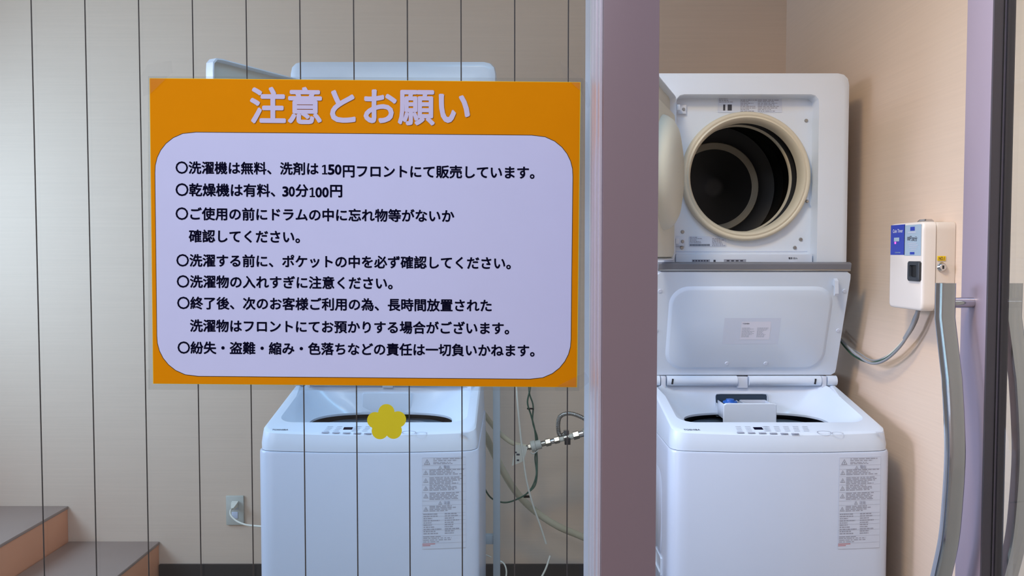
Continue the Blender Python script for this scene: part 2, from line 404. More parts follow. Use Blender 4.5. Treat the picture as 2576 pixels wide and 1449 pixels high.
# ------------------------------------------------------------------ washing machines (local: front corners at y=0, floor z=0)
HW = .2815; YW = 2.046; CXR = .683; CXL = -.366
def ztop(y): return .813+.183*min(max(y, -.02), .37)
def bulge(x, y):
    k = max(0, 1-max(y, 0)/.12); return -.022*k*max(0, 1-(x/HW)**2)
def outl(ins, r=.032, n=176):
    return [(x, y+bulge(x, y)) for x, y in rr(0, .29, HW-ins, .29-ins, r, n)]
def lab_bars(rows, w, x0, rnd, ink):
    res = []
    for (y, h) in rows:
        x = x0; end = x0+w*(.45+.55*rnd.random())
        while x < end:
            q = min(end-x, w*(.05+.15*rnd.random())); res.append((x, y, x+q, y+h)); x += q+w*.02*(1+rnd.random())
    return res
def make_washer(label, drawer_open):
    rnd = random.Random(3)
    R = empty('washing_machine', label, 'washing machine')
    body = loft('cabinet', [[(x, y, z) for x, y in outl(i)] for i, z in [(.004, .03), (0, .036), (0, .758), (.0015, .763), (.006, .7645)]], M_white, R, True, False, 30)
    for sx in (-1, 1):
        for y in (.06, .52): cyl('foot', (sx*.22, y, 0), (sx*.22, y, .034), .022, M_dgray, R)
    # top frame with the basin
    N = 176; rings = []
    for ins, dz, mode in [(.004, .7655, 'z'), (.0035, .78, 'z'), (.007, -.012, 't'), (.0085, -.004, 't'), (.0125, -.0008, 't'), (.018, 0, 't')]:
        rings.append([(x, y, dz if mode == 'z' else ztop(y)+dz) for x, y in outl(ins, .034)])
    a = rr(0, .2155, .247, .1515, .045, N)
    rings.append([(x, y, ztop(y)) for x, y in a])
    a = rr(0, .2155, .243, .1475, .045, N); rings.append([(x, y, ztop(y)-.0035) for x, y in a])
    a1 = rr(0, .2155, .239, .1435, .05, N); h = sup(0, .207, .198, .139, 2.7, N)
    for t in (.12, .35, .6, .8, .93, 1.):
        e = t**1.0
        rings.append([(p[0]+(q[0]-p[0])*e, p[1]+(q[1]-p[1])*e, (ztop(p[1])-.008)*(1-t**.8)+.796*t**.8) for p, q in zip(a1, h)])
    rings.append([(x, y, .790) for x, y in sup(0, .207, .199, .14, 2.7, N)])
    loft('top_frame', rings, M_plas, R, False, False, 28)
    g1 = [[(x, y, z) for x, y in sup(0, .215, rx, ry, 2.3, 96)] for rx, ry, z in [(.199, .150, .7895), (.215, .165, .765), (.21, .165, .745)]]
    loft('tub_gasket', g1, M_black, R, False, False, 40)
    g2 = [[(x, y, z) for x, y in sup(0, .22, r, r*.86, 2, 96)] for r, z in [(.212, .745), (.205, .768), (.19, .776), (.17, .771), (.162, .750), (.162, .72)]]
    loft('balance_ring', g2, M_ring, R, False, False, 50)
    g3 = [[(x, y, z) for x, y in sup(0, .22, r, r*.86, 2, 64)] for r, z in [(.163, .73), (.175, .70), (.175, .40), (.15, .37)]]
    loft('drum', g3, M_tub, R, False, True, 50)
    # rear deck
    loft('rear_deck', [[(x, y, z) for x, y in rr(0, .475, .272, .095, .03, 80)] for z in (.8815, .893)], M_plas2, R, True, True, 30)
    # lid
    hy, hz, ty, tz = .356, .905, .251, 1.212
    vv = Vector((0, ty-hy, tz-hz)); LL = vv.length; vv.normalize(); dn = Vector((0, -vv.z, vv.y))  # towards the viewer
    def L(x, v, d): return Vector((x, hy, hz)) + vv*v + dn*d
    def lr(hx, v0_, v1_, r, d, n=144): return [L(x, y, d) for x, y in rr(0, (v0_+v1_)/2, hx, (v1_-v0_)/2, r, n)]
    lid = loft('lid', [lr(.272, .002, LL, .012, -.012), lr(.275, 0, LL+.001, .014, -.010), lr(.275, 0, LL+.001, .014, -.002), lr(.2735, .0015, LL, .013, 0),
                       lr(.234, .020, .282, .055, 0), lr(.232, .022, .280, .054, .0015), lr(.226, .028, .274, .049, .0055), lr(.223, .031, .271, .047, .0065)], M_plas, R, True, True, 30)
    bm = bmesh.new()
    T = [[L(x, v, d) for (v, d) in [(LL+.003, .0), (LL+.024, -.001), (LL+.026, -.004), (LL+.026, -.014), (LL+.003, -.014)]] for x in (-.271, .271)]
    loft('lid_trim', T, M_gray, lid, True, True, None)['label'] = 'silver grey front strip of the lid'
    T = [[L(x, v, d) for (v, d) in [(LL+.004, .0005), (LL+.0065, .0022), (LL+.009, .0005)]] for x in (-.270, .270)]
    loft('trim_ridge', T, M_steel, lid, True, True, None)
    for x, v in [(-.262, .268), (-.265, .145), (.262, .268), (.262, .145), (-.052, .042), (.062, .042)]:
        d = .0065 if abs(x) < .1 else 0
        cyl('rubber_stud', L(x, v, d-.001), L(x, v, d+.002), .0065, M_stickg, lid, 20, .005)
    # latch hook
    hk = [(.306, 0), (.303, .012), (.270, .026), (.262, .024), (.262, .017), (.286, .009), (.286, 0)]
    loft('latch_hook', [[L(x, v, d) for v, d in hk] for x in (.226, .2265, .2355, .236)], M_plas2, lid, True, True, 30)
    # lid sticker
    o = L(-.072, .105, .0068)
    quads('sticker_patch', [(0, 0, .162, .082)], o, (1, 0, 0), vv, M_stickg, lid)
    o = L(-.022, .119, .0071)
    stk = quads('rating_sticker', [(0, 0, .085, .057)], o, (1, 0, 0), vv, M_stick, lid)
    rows = [(y, .0022) for y in [.008+.0035*i for i in range(9)]]
    quads('sticker_print', lab_bars(rows, .038, .003, rnd, 0)+lab_bars(rows, .033, .047, rnd, 0), o, (1, 0, 0), vv, M_print2, lid, .0002, dn)
    text_mesh('sticker_brand', 'TOSHIBA', o+vv*.049+dn*.0003+Vector((.003, 0, 0)), (1, 0, 0), vv, dn, M_printd, lid, width=.02, bold=.02)
    # hinge parts
    hb = lambda nme, x0, x1: loft(nme, [[(x, hy-.004+.0150*math.cos(a), hz-.0155+.0150*math.sin(a)) for a in [2*math.pi*i/20 for i in range(20)]] for x in (x0, x0+.0008, x1-.0008, x1)], M_plas, lid, True, True, 40)
    for x0, x1 in ((-.226, -.019), (.016, .228), (-.275, -.247), (.247, .275)): hb('hinge_barrel', x0, x1)
    for x in (-.2365, .2375): box('hinge_post', (x-.0072, hy-.014, .868), (x+.0072, hy+.01, hz-.002), M_plas2, R, .002)
    box('hinge_post', (-.017, hy-.008, .868), (.014, hy+.01, hz-.004), M_plas2, R, .002)
    for x in (-.211, .209): cyl('hinge_slot', (x-.001, hy-.0185, hz-.024), (x+.001, hy-.0185, hz-.008), .0026, M_blackr, lid, 10)
    # detergent drawer
    by = lambda z: .349+(z-.79)/.085*.0085
    if drawer_open:
        def q(x, z, d): return (x, by(z)-d, z)
        o_ = rr(-.004, .8175, .0775, .0335, .006, 60)
        loft('drawer_slot', [[q(x, z, .001) for x, z in o_], [q(x, z, .0055) for x, z in o_]], M_plas2, R, False, False, 30)
        loft('slot_shade_plate', [[q(-.004+(x+.004)*.97, z if z < .83 else z-.002, .002) for x, z in o_], [q(-.004+(x+.004)*.965, z if z < .83 else z-.002, .0025) for x, z in o_]], M_slot, R, True, True, 30)  # solid dark plate, the shade inside the slot is in its colour
        dr = empty_part = None
        y0 = .262
        dr = loft('detergent_drawer', [[(x, y, z) for x, z in rr(-.004, .802, .076-i, .036-i, .006, 64)] for i, y in [(.002, y0), (0, y0+.002), (0, y0+.006), (.001, y0+.008)]], M_plas, R, True, True, 30)
        for x0, x1 in ((-.076, -.0735), (-.022, -.020), (-.012, -.010), (.0635, .066)):
            box('drawer_wall', (x0, y0+.007, .79), (x1, .346, .833), M_plas, dr, .0006)
        box('drawer_bottom', (-.0735, y0+.008, .796), (.0635, .346, .80), M_plas2, dr)
        box('drawer_rail', (-.0735, y0+.008, .827), (.0635, y0+.013, .833), M_plas, dr, .001)
        box('tray_floor', (-.004, y0+.012, .8005), (.05, .342, .815), M_slot, dr)
        box('tray_back', (-.010, .336, .80), (.0635, .344, .834), M_plas2, dr)
        c = cyl('softener_cup', (-.050, .305, .80), (-.050, .305, .833), .015, M_blue, dr, 28, .017)
        c['label'] = 'blue softener cap'
        cyl('cup_brim', (-.050, .305, .833), (-.050, .305, .837), .021, M_blue, dr, 28, .019)
        cyl('cup_knob', (-.050, .305, .837), (-.050, .305, .843), .013, M_blue, dr, 28, .011)
    else:
        o_ = rr(-.004, .824, .0725, .029, .004, 60)
        loft('detergent_drawer', [[(x, by(z)-d, z) for x, z in o_] for d in (-.002, .003)]+[[(-.004+(x+.004)*.985, by(z)-.0042, .824+(z-.824)*.96) for x, z in o_]], M_plas, R, False, True, 30)
    # control panel print, on the sloping top
    n_ = Vector((0, -.183, 1)).normalized(); uy_ = Vector((0, 1, .183)).normalized(); ux_ = Vector((1, 0, 0))
    def T(px, py, e=.0006):
        q_ = PP(px, py, (CXR, YW, .813), (0, -.183, 1)) - Vector((CXR, YW, 0)); return q_ + n_*e
    a, b = T(1721, 1083), T(1762, 1083)
    text_mesh('brand_lettering', 'TOSHIBA', a, ux_, uy_, n_, M_printd, R, width=b.x-a.x, height=.0085, bold=.02)
    bars = []
    def pr(px0, py0, px1, py1): a = T(px0, py1); b = T(px1, py0); return (a.x, a.y, b.x, b.y)
    def flat(name, rl, m):
        V = []; Fc = []
        for (x0, y0, x1, y1) in rl:
            k_ = len(V)
            for (x, y) in ((x0, y0), (x1, y0), (x1, y1), (x0, y1)): V.append((x, y, .813+.183*y+.0006))
            Fc.append((k_, k_+1, k_+2, k_+3))
        o_ = mk(name, V, Fc, m, R)
        if len(rl) > 1: o_['kind'] = 'stuff'
        return o_
    flat('display_window', [pr(1898, 1075, 1916, 1081)], M_ink)['label'] = 'small black display'
    lo = []; hi = []
    for i in range(6): lo.append(pr(1855+27.5*i, 1086.5+.6*i, 1871+27.5*i, 1090+.6*i))
    for i in range(8):
        for r_ in range(4): hi.append(pr(1850+24*i+r_*1.5+(20 if i == 2 else 0), 1073+3.6*r_, 1863+24*i+r_*1.5+(20 if i == 2 else 0), 1074.1+3.6*r_))
    flat('button_print', [(a_, b_+.0010, c_, d_-.0012) for a_, b_, c_, d_ in lo], M_print); flat('course_print', hi, M_print2)
    for (px, py, rx) in ((2073, 1088, .018), (2107, 1090, .0145)):
        c = T(px, py); V = []; nn_ = 36
        for rr_ in (rx, rx*.9):
            for j in range(nn_):
                an = 2*math.pi*j/nn_; V.append(c+ux_*(rr_*math.cos(an))+uy_*(rr_*.55*math.sin(an)))
        mk('button_ring', V, [(j, (j+1) % nn_, nn_+(j+1) % nn_, nn_+j) for j in range(nn_)], M_print, R)
    flat('model_print', [pr(2204, 1087, 2222, 1089)], M_print2)
    # warning label on the front
    lx0, lz1 = .140, .752; lw, lh = .109, .233
    fy = lambda x: bulge(x, 0)-.0008
    def FL(x, z): X = lx0+x; return Vector((X, fy(X), lz1-z))
    def fr(name, rl, m, e=0, par=None):
        V = []; Fc = []
        for (x0, z0, x1, z1) in rl:
            nseg = 6 if x1-x0 > .02 else 1; k_ = len(V)
            for i in range(nseg+1):
                x = x0+(x1-x0)*i/nseg
                V += [FL(x, z0)+Vector((0, -e, 0)), FL(x, z1)+Vector((0, -e, 0))]
            for i in range(nseg): Fc.append((k_+2*i, k_+2*i+2, k_+2*i+3, k_+2*i+1))
        o_ = mk(name, V, Fc, m, par or R)
        if len(rl) > 1: o_['kind'] = 'stuff'
        return o_
    wl = fr('warning_label', [(0, 0, lw, lh)], M_stickg)
    wl['label'] = 'pale grey warning label'
    lines = [(0, z, lw, z+.0006) for z in (.0005, .020, .0295, .048, .069, .0885, .110, .1215, .142, .150, .160, .170, .185, .2, .218)]
    fr('rule_lines', lines, M_print2, .0003, wl)
    tx = []
    tx += lab_bars([(.003, .0022), (.0075, .0022), (.0125, .0018), (.0155, .0018)], .08, .028, rnd, 0)
    for z0, n2 in ((.031, 4), (.0505, 5), (.0705, 4), (.090, 5), (.1235, 4)): tx += lab_bars([(z0+.0038*i, .0022) for i in range(n2)], .088, .018, rnd, 0)
    for z0 in [.143+.0055*i for i in range(10)]: tx += lab_bars([(z0, .0028)], .045, .003, rnd, 0)+lab_bars([(z0, .0028)], .045, .056, rnd, 0)
    tx += lab_bars([(.201, .002), (.205, .002), (.2095, .002), (.214, .002)], .08, .002, rnd, 0)
    fr('fine_print', tx, M_print, .0003, wl)
    fr('red_print', [(0, .2195, .032, .2213), (0, .2235, .02, .2253)], M_red, .0003, wl)
    def tri(cx, zt, s, par):
        V = []; Fc = []
        for (k1, e) in ((1., .0004), (.62, .0005)):
            cz = zt+s*.62
            for (dx, dz) in ((0, -.62), (.5, .3), (-.5, .3)): V.append(FL(cx+dx*s*k1, cz+dz*s*k1)+Vector((0, -e, 0)))
        t_ = mk('warning_triangle', V[:3], [(0, 1, 2)], M_print, par); mk('triangle_fill', V[3:], [(0, 1, 2)], M_stickg, par)
        fr('exclamation_mark', [(cx-s*.04, zt+s*.42, cx+s*.04, zt+s*.68), (cx-s*.04, zt+s*.73, cx+s*.04, zt+s*.80)], M_printd, .0007, par)
    tri(.0125, .0035, .016, wl); tri(.045, .0208, .010, wl); tri(.045, .111, .010, wl)
    for z in (.032, .052, .072, .0915, .125): tri(.009, z, .0125, wl)
    for s, z in (('警告', .0285), ('注意', .1195)):
        text_mesh('label_heading', s, FL(.054, z)+Vector((0, -.0006, 0)), (1, 0, 0), (0, 0, 1), (0, -1, 0), M_print, wl, width=.0155, bold=.02)
    # side grip on the left face
    for (z0, z1, nme) in ((.44, .68, 'side_panel_press'), (.1, .36, 'side_panel_press')):
        o_ = rr(.30, (z0+z1)/2, .19, (z1-z0)/2, .05, 72)
        loft(nme, [[(-HW-.0002, y, z) for y, z in o_], [(-HW-.002, .3+(y-.3)*.985, (z0+z1)/2+(z-(z0+z1)/2)*.97) for y, z in o_]], M_white, R, False, True, 30)
    o_ = rr(.15, .425, .045, .026, .004, 48)
    loft('side_grip', [[(-HW-.0001, y, z) for y, z in o_], [(-HW-.004, y, z) for y, z in o_], [(-HW-.004, .15+(y-.15)*.86, .425+(z-.425)*.76) for y, z in o_], [(-HW-.0003, .15+(y-.15)*.85, .425+(z-.425)*.75) for y, z in o_]], M_plas, R, False, True, 30)
    return R
wr = make_washer('white top-loading washing machine by the right wall, lid up and detergent drawer pulled out', True); wr.location = (CXR, YW, 0)
wl_ = make_washer('white top-loading washing machine behind the wired glass, below the orange notice', False); wl_.location = (CXL, YW, 0)

# ------------------------------------------------------------------ tumble dryers (local: front plane y=0, bottom z=0)
YD = 2.33; ZD = 1.175
def make_dryer(label, ang):
    rnd = random.Random(5)
    R = empty('tumble_dryer', label, 'tumble dryer')
    H = .604; cx, cz = .007, .312; N = 160
    def o(ins, r=.03): return rr(0, H/2, .293-ins, H/2-ins, r, N)
    rings = [[(x, .44, z) for x, z in o(.004)], [(x, .43, z) for x, z in o(0)], [(x, .02, z) for x, z in o(0)], [(x, .006, z) for x, z in o(.003)], [(x, .001, z) for x, z in o(.011)], [(x, 0, z) for x, z in o(.02)]]
    a = rr(0, .278, .203, .263, .022, N)
    rings.append([(x, 0, z) for x, z in a]); rings.append([(x, .004, .278+(z-.278)*.99) for x, z in a]); rings.append([(x*.985, .044, .278+(z-.278)*.985) for x, z in a])
    rings.append([(x, .045, z) for x, z in sup(cx, cz, .184, .184, 2, N)])
    loft('cabinet', rings, M_dry, R, True, False, 28)
    def cr(r, y, n=96, zz=None): return [(cx+r*math.cos(2*math.pi*j/n), y, cz+r*math.sin(2*math.pi*j/n)) for j in range(n)]
    rim = loft('door_seal_rim', [cr(.1865, .045), cr(.186, .030), cr(.182, .0225), cr(.176, .0215), cr(.173, .024), cr(.168, .022), cr(.164, .026), cr(.159, .040), cr(.157, .062), cr(.160, .064)], M_cream, R, False, False, 60)
    rim['label'] = 'cream ring around the drum opening'
    loft('drum_gap', [cr(.160, .064), cr(.174, .066), cr(.174, .118), cr(.163, .120)], M_drum, R, False, False, 40)
    loft('drum_lip', [cr(.1645, .134), cr(.1635, .122), cr(.1625, .1205), cr(.1590, .1205), cr(.1580, .122), cr(.1580, .134)], M_cream, R, False, False, 50)
    loft('drum', [cr(.158, .134), cr(.200, .142), cr(.200, .30), cr(.196, .305), cr(.200, .31), cr(.200, .40), cr(.17, .41), cr(.150, .41)], M_drum, R, False, False, 40)
    loft('filter_ring', [cr(.151, .41), cr(.147, .402), cr(.130, .400), cr(.126, .404)], M_cream, R, False, False, 50)
    loft('filter_disc', [cr(.127, .404), cr(.04, .405), cr(.035, .403), cr(.02, .4025)], M_drum, R, False, True, 40)
    # control panel at the foot of the recess
    cp = box('control_panel', (-.196, .018, .014), (.197, .046, .088), M_plas2, R, .002)
    dz_ = -.009; m2 = [(x0, y0+dz_, x1, y1+dz_) for x0, y0, x1, y1 in [(-.150, .074, -.098, .082), (-.152, .062, -.098, .0705), (-.058, .074, .006, .0825), (-.058, .060, .006, .0725), (-.088, .074, -.082, .081), (-.088, .062, -.082, .069)]]
    quads('panel_blocks', m2[:4], (0, .0175, 0), (1, 0, 0), (0, 0, 1), M_print, cp); quads('panel_marks', m2[4:]+[(-.148+.008*i, .0675, -.143+.008*i, .0708) for i in range(6)]+[(-.05+.013*i, .0675, -.042+.013*i, .0710) for i in range(4)], (0, .0170, 0), (1, 0, 0), (0, 0, 1), M_printd, cp)
    text_mesh('power_lettering', '電源 切/入', (.128, .0170, .074), (1, 0, 0), (0, 0, 1), (0, -1, 0), M_printd, cp, width=.026, bold=.02)
    b_ = cyl('start_button', (.047, .0185, .053), (.047, .014, .053), .013, M_ring, cp, 28, bev=.001); b_['label'] = 'blue grey round button'
    cyl('power_button', (.140, .0185, .053), (.140, .014, .053), .014, M_stickg, cp, 28, bev=.001)
    box('panel_seam', (-.192, .0435, .0945), (.192, .0455, .0975), M_stickg, R, .0006)
    # screws, catch, labels
    for (x, z) in ((.183, .474), (.172, .131), (-.172, .153), (-.174, .107), (.155, .107)):
        cyl('screw', (x, .046, z), (x, .0405, z), .0062, M_steel, R, 20, .004)
    ct = box('door_catch', (.176, .030, .245), (.188, .046, .268), M_plas2, R, .0015)
    cyl('catch_screw', (.184, .031, .240), (.184, .026, .240), .005, M_steel, ct, 16, .0035)
    sp = quads('instruction_print_area', [(-.073, .497, .112, .540)], (0, .0436, 0), (1, 0, 0), (0, 0, 1), M_stickg, R)
    rows = [(.500+.0045*i, .0023) for i in range(8)]
    bars = lab_bars(rows, .052, -.008, rnd, 0)+lab_bars(rows, .066, .042, rnd, 0)+lab_bars([(.526+.0045*i, .0023) for i in range(3)], .05, -.070, rnd, 0)
    quads('instruction_print', bars, (0, .0432, 0), (1, 0, 0), (0, 0, 1), M_print, sp)
    for x in (-.055, -.042, -.036): quads('diagram_disc', [(x-.003, .503, x+.003, .520)], (0, .0430, 0), (1, 0, 0), (0, 0, 1), M_printd, sp)
    sp = quads('rating_plate', [(-.153, .110, -.045, .140)], (0, .0436, 0), (1, 0, 0), (0, 0, 1), M_stickg, R)
    rows = [(.120+.0040*i, .0024) for i in range(5)]
    quads('rating_print', lab_bars(rows, .036, -.151, rnd, 0)+lab_bars([(.112+.004*i, .0025) for i in range(6)], .040, -.086, rnd, 0), (0, .0432, 0), (1, 0, 0), (0, 0, 1), M_print, sp)
    quads('bar_code', [(-.151+.0022*i, .112, -.1497+.0022*i, .1175) for i in range(27)], (0, .0431, 0), (1, 0, 0), (0, 0, 1), M_printd, sp)
    # door, open
    W, Z0, Z1 = .385, .072, .535
    h = Vector((-.205, .006, 0)); d = Vector((-math.sin(ang), -math.cos(ang), 0)); n = Vector((math.cos(ang), -math.sin(ang), 0))
    def D(u, z, e): return h + d*u + n*e + Vector((0, 0, z))
    def dr(ins, e, r=.02, nn=120): return [D(x, z, e) for x, z in rr(W/2, (Z0+Z1)/2, W/2-ins, (Z1-Z0)/2-ins, r, nn)]
    door = loft('door', [dr(.006, -.026), dr(0, -.020), dr(0, .004), dr(.003, .005), dr(.004, .003), dr(.006, -.012)], M_dry, R, True, False, 30)
    di = lambda ins, e: [D(x, z, e) for x, z in rr(W/2, (Z0+Z1)/2-.022, W/2-.008-ins, (Z1-Z0)/2-.03-ins, .02, 120)]
    loft('door_liner', [di(0, -.012), di(0, .0), di(.003, .003), di(.03, .004)], M_cream2, door, False, True, 30)
    pc = lambda r, e: [D(W/2-.005+r*math.cos(2*math.pi*j/72), cz-.01+r*math.sin(2*math.pi*j/72), e) for j in range(72)]
    loft('door_plug', [pc(.152, .003), pc(.147, .014), pc(.138, .026), pc(.12, .036), pc(.085, .043), pc(.04, .046), pc(.012, .0465)], M_cream2, door, False, True, 60)
    loft('liner_back', [dr(.006, -.012), dr(.03, -.0115)], M_out, door, False, True, 30)
    for z in (.505, .125):
        hg = box('hinge_bracket', (-.196, .034, z-.013), (-.166, .045, z+.013), M_plas2, R, .001)
        box('hinge_arm', (-.200, .004, z-.008), (-.190, .036, z+.008), M_plas2, hg, .001)
        cyl('hinge_screw', (-.174, .034, z), (-.174, .030, z), .005, M_steel, hg, 16, .0035)
    box('door_hook', D(W-.012, .285, .006), D(W-.004, .30, .014), M_plas2, door, .001)
    return R
dr_ = make_dryer('white tumble dryer on the right with its door open, showing a black drum', math.radians(20)); dr_.location = (.668, YD, ZD)
dl_ = make_dryer('white tumble dryer behind the wired glass, its top showing above the notice', math.radians(29)); dl_.location = (-.338, YD, ZD+.032)

# dryer stands: rear posts, shelf arms and feet
def stand(cx, ztop_, label):
    R = empty('dryer_stand', label, 'stand'); hw = .315
    for s in (-1, 1):
        box('post', (cx+s*hw-.0115, 2.665, .012), (cx+s*hw+.0115, 2.70, ztop_-.03), M_post, R, .001)
        box('foot', (cx+s*hw-.015, 2.50 if s > 9 else 2.64, 0), (cx+s*hw+.015, 2.86, .014), M_post, R, .001)
        box('shelf_arm', (cx+s*.285-.014, 2.36, ztop_-.03), (cx+s*.285+.014, 2.76, ztop_), M_post, R, .001)
        tube('brace', [(cx+s*(hw-.018), 2.665, ztop_-.30), (cx+s*.285, 2.45, ztop_-.03)], .006, M_post, R, False)
    box('cross_bar', (cx-hw, 2.665, ztop_-.03), (cx+hw, 2.70, ztop_-.003), M_post, R, .001)
    box('cross_bar', (cx-hw+.0115, 2.672, .30), (cx+hw-.0115, 2.694, .33), M_post, R, .001)
    setbase(R, (cx, 2.7, 0)); return R
stand(.668, ZD, 'grey steel stand carrying the dryer beside the right wall')
stand(-.366, ZD+.032, 'grey steel stand whose upright shows right of the washer behind the wired glass')

# ------------------------------------------------------------------ plumbing and cables behind the glass
def path(pts, Y): return [P(x, y, Y if not isinstance(Y, (list, tuple)) else Y[i]) for i, (x, y) in enumerate(pts)]
R = empty('water_supply_hose', 'cream water hose joined to a metal valve coupling between the washers', 'hose')
tube('hose', path([(1185, 990), (1210, 1030), (1248, 1080), (1285, 1112), (1322, 1124)], [2.66, 2.74, 2.8, 2.82, 2.82]), .0088, M_hose, R)
tg = loft('hanging_tag', [[P(x, y, Y) for x, y in [(1297, 1118), (1328, 1124), (1318, 1158), (1310, 1163), (1287, 1172)]] for Y in (2.800, 2.802)], M_cablew, R, True, True, None)
tg['label'] = 'white paper tag'
quads('tag_print', [(-.004, 0, .004, .006), (-.005, .020, .006, .026), (-.012, .028, -.004, .033)], P(1303, 1160, 2.799), (1, 0, 0), (0, 0, 1), M_printd, tg)
setbase(R, P(1322, 1124, 2.82))
R = empty('valve_coupling', 'row of silver and white pipe fittings slanting up towards the pillar', 'pipe fitting')
a = P(1318, 1128, 2.82); b = P(1500, 1082, 2.82); dv = b-a; ang_b = 0
segs = [(0, .06, .008, M_steel, 'nipple'), (.06, .10, .011, M_steel, 'hex_nut'), (.16, .24, .016, M_out, 'plastic_connector'), (.10, .16, .019, M_out, 'quick_collar'),
        (.24, .30, .010, M_steel, 'nipple'), (.30, .37, .014, M_steel, 'hex_nut'), (.37, .42, .010, M_chrome, 'nipple'), (.42, .49, .0125, M_steel, 'hex_nut'), (.49, .55, .0095, M_cablew, 'sealing_tape'),
        (.55, .62, .013, M_steel, 'tee_body'), (.62, .68, .0105, M_cablew, 'sealing_tape'), (.68, .76, .015, M_steel, 'hex_nut'), (.76, .82, .012, M_chrome, 'nipple'), (.82, .90, .016, M_out, 'plastic_connector'), (.90, 1.0, .014, M_out, 'plastic_connector')]
for t0, t1, r, m_, nme in segs: cyl(nme, a+dv*t0, a+dv*t1, r, m_, R, 6 if nme == 'hex_nut' else 20, bev=.001)
tube('collar_clip', [a+dv*.09+Vector((0, -.012, -.016)), a+dv*.13+Vector((0, -.014, -.024)), a+dv*.20+Vector((0, -.012, -.016))], .002, M_out, R)
tube('outlet_hose', [b-dv*.02, b+Vector((.06, -.04, .02)), P(1575, 1050, 2.97), P(1578, 1045, 3.086)], .009, M_hose, R)
box('valve_tap', a+dv*.56+Vector((0, -.016, -.020)), a+dv*.64+Vector((0, -.004, -.002)), M_blackr, R, .001)
setbase(R, a)
R = empty('braided_hose', 'ribbed silver flexible hose arching over the pipe fittings', 'hose')
c0 = a+dv*.585
pts = [c0+Vector((0, 0, .016)), P(1408, 1094, 2.82), P(1404, 1068, 2.81), P(1410, 1047, 2.80), P(1432, 1040, 2.79), P(1460, 1048, 2.78), P(1490, 1066, 2.78), P(1520, 1085, 2.84), P(1545, 1100, 2.97), P(1550, 1105, 3.086)]
tube('ribbed_sleeve', pts, .0075, M_steel, R, True, 12, 26, rfun=lambda t: .0072+.0010*math.sin(t*2*math.pi*62), smooth=80)
cyl('end_nut', c0+Vector((0, 0, .0135)), c0+Vector((0, 0, .026)), .011, M_steel, R, 6)
setbase(R, c0)
o = tube('drain_hose', path([(1196, 1060), (1222, 1100), (1245, 1145), (1268, 1190), (1302, 1242), (1345, 1285), (1400, 1322), (1450, 1344), (1520, 1372)], [2.66, 2.72, 2.76, 2.8, 2.86, 2.9, 2.92, 2.94, 2.95]), .0125, M_hose, None, True, 14, 16, rfun=lambda t: .0125+.0006*math.sin(t*360))
tag(o, 'thick cream drain hose sagging from the glass-side washer towards the pillar', 'hose')
o = tube('thin_cable', path([(1300, 700), (1297, 780), (1297, 850), (1298, 930), (1301, 1000), (1307, 1070), (1315, 1140), (1324, 1205), (1340, 1268), (1360, 1325), (1374, 1368)], [3.088, 3.06, 2.94, 2.82, 2.77, 2.76, 2.76, 2.76, 2.76, 2.76, 2.76]), .0032, M_cablew)
tag(o, 'thin white cable dropping past the paper tag between the washers', 'cable')
o = tube('thin_cable', path([(1384, 1398), (1374, 1428), (1362, 1452), (1350, 1470)], [2.8, 2.78, 2.76, 2.72]), .0032, M_cablew); tag(o, 'short end of white cable near the floor by the black baseboard', 'cable')
o = tube('thin_cable', path([(1256, 1410), (1268, 1418), (1274, 1436), (1272, 1462)], [2.9, 2.88, 2.85, 2.8]), .0028, M_cablew); tag(o, 'small white cable loop at the foot of the grey stand upright', 'cable')
R = empty('twin_cable', 'dark green twin cable looping down between the washers, held by black ties', 'cable')
tube('strand', path([(1334, 700), (1334, 760), (1335, 850), (1336, 930), (1334, 975), (1327, 1012), (1336, 1045), (1345, 1080), (1349, 1120), (1351, 1170), (1347, 1218), (1325, 1242)], [3.088, 3.07, 2.97, 2.88, 2.86, 2.86, 2.86, 2.86, 2.86, 2.84, 2.82, 2.80]), .0030, M_cableg, R)
tube('strand', path([(1328, 690), (1328, 750), (1329, 850), (1330, 930), (1331, 985), (1341, 1020), (1340, 1062), (1352, 1105), (1346, 1150), (1349, 1195), (1332, 1235), (1300, 1256), (1268, 1264), (1235, 1252), (1213, 1215), (1203, 1175)], [3.088, 3.07, 2.98, 2.89, 2.87, 2.87, 2.87, 2.87, 2.86, 2.83, 2.81, 2.78, 2.75, 2.73, 2.71, 2.70]), .0028, M_cableg, R)
box('cable_tie', P(1326, 1016, 2.85), P(1343, 1026, 2.88), M_blackr, R, .002)
box('cable_tie', P(1317, 1237, 2.79), P(1334, 1246, 2.82), M_blackr, R, .002)
setbase(R, P(1325, 1242, 2.80))
o = tube('yellow_wire', path([(1200, 1392), (1212, 1400), (1219, 1412), (1212, 1424), (1198, 1430)], 2.68), .0026, M_cabley); tag(o, 'short bright yellow wire low behind the glass-side washer', 'cable')
o = tube('thin_cable', path([(1198, 1394), (1222, 1396), (1236, 1402)], 2.66), .0018, M_cablew); tag(o, 'short white wire beside the yellow wire low behind the washer', 'cable')

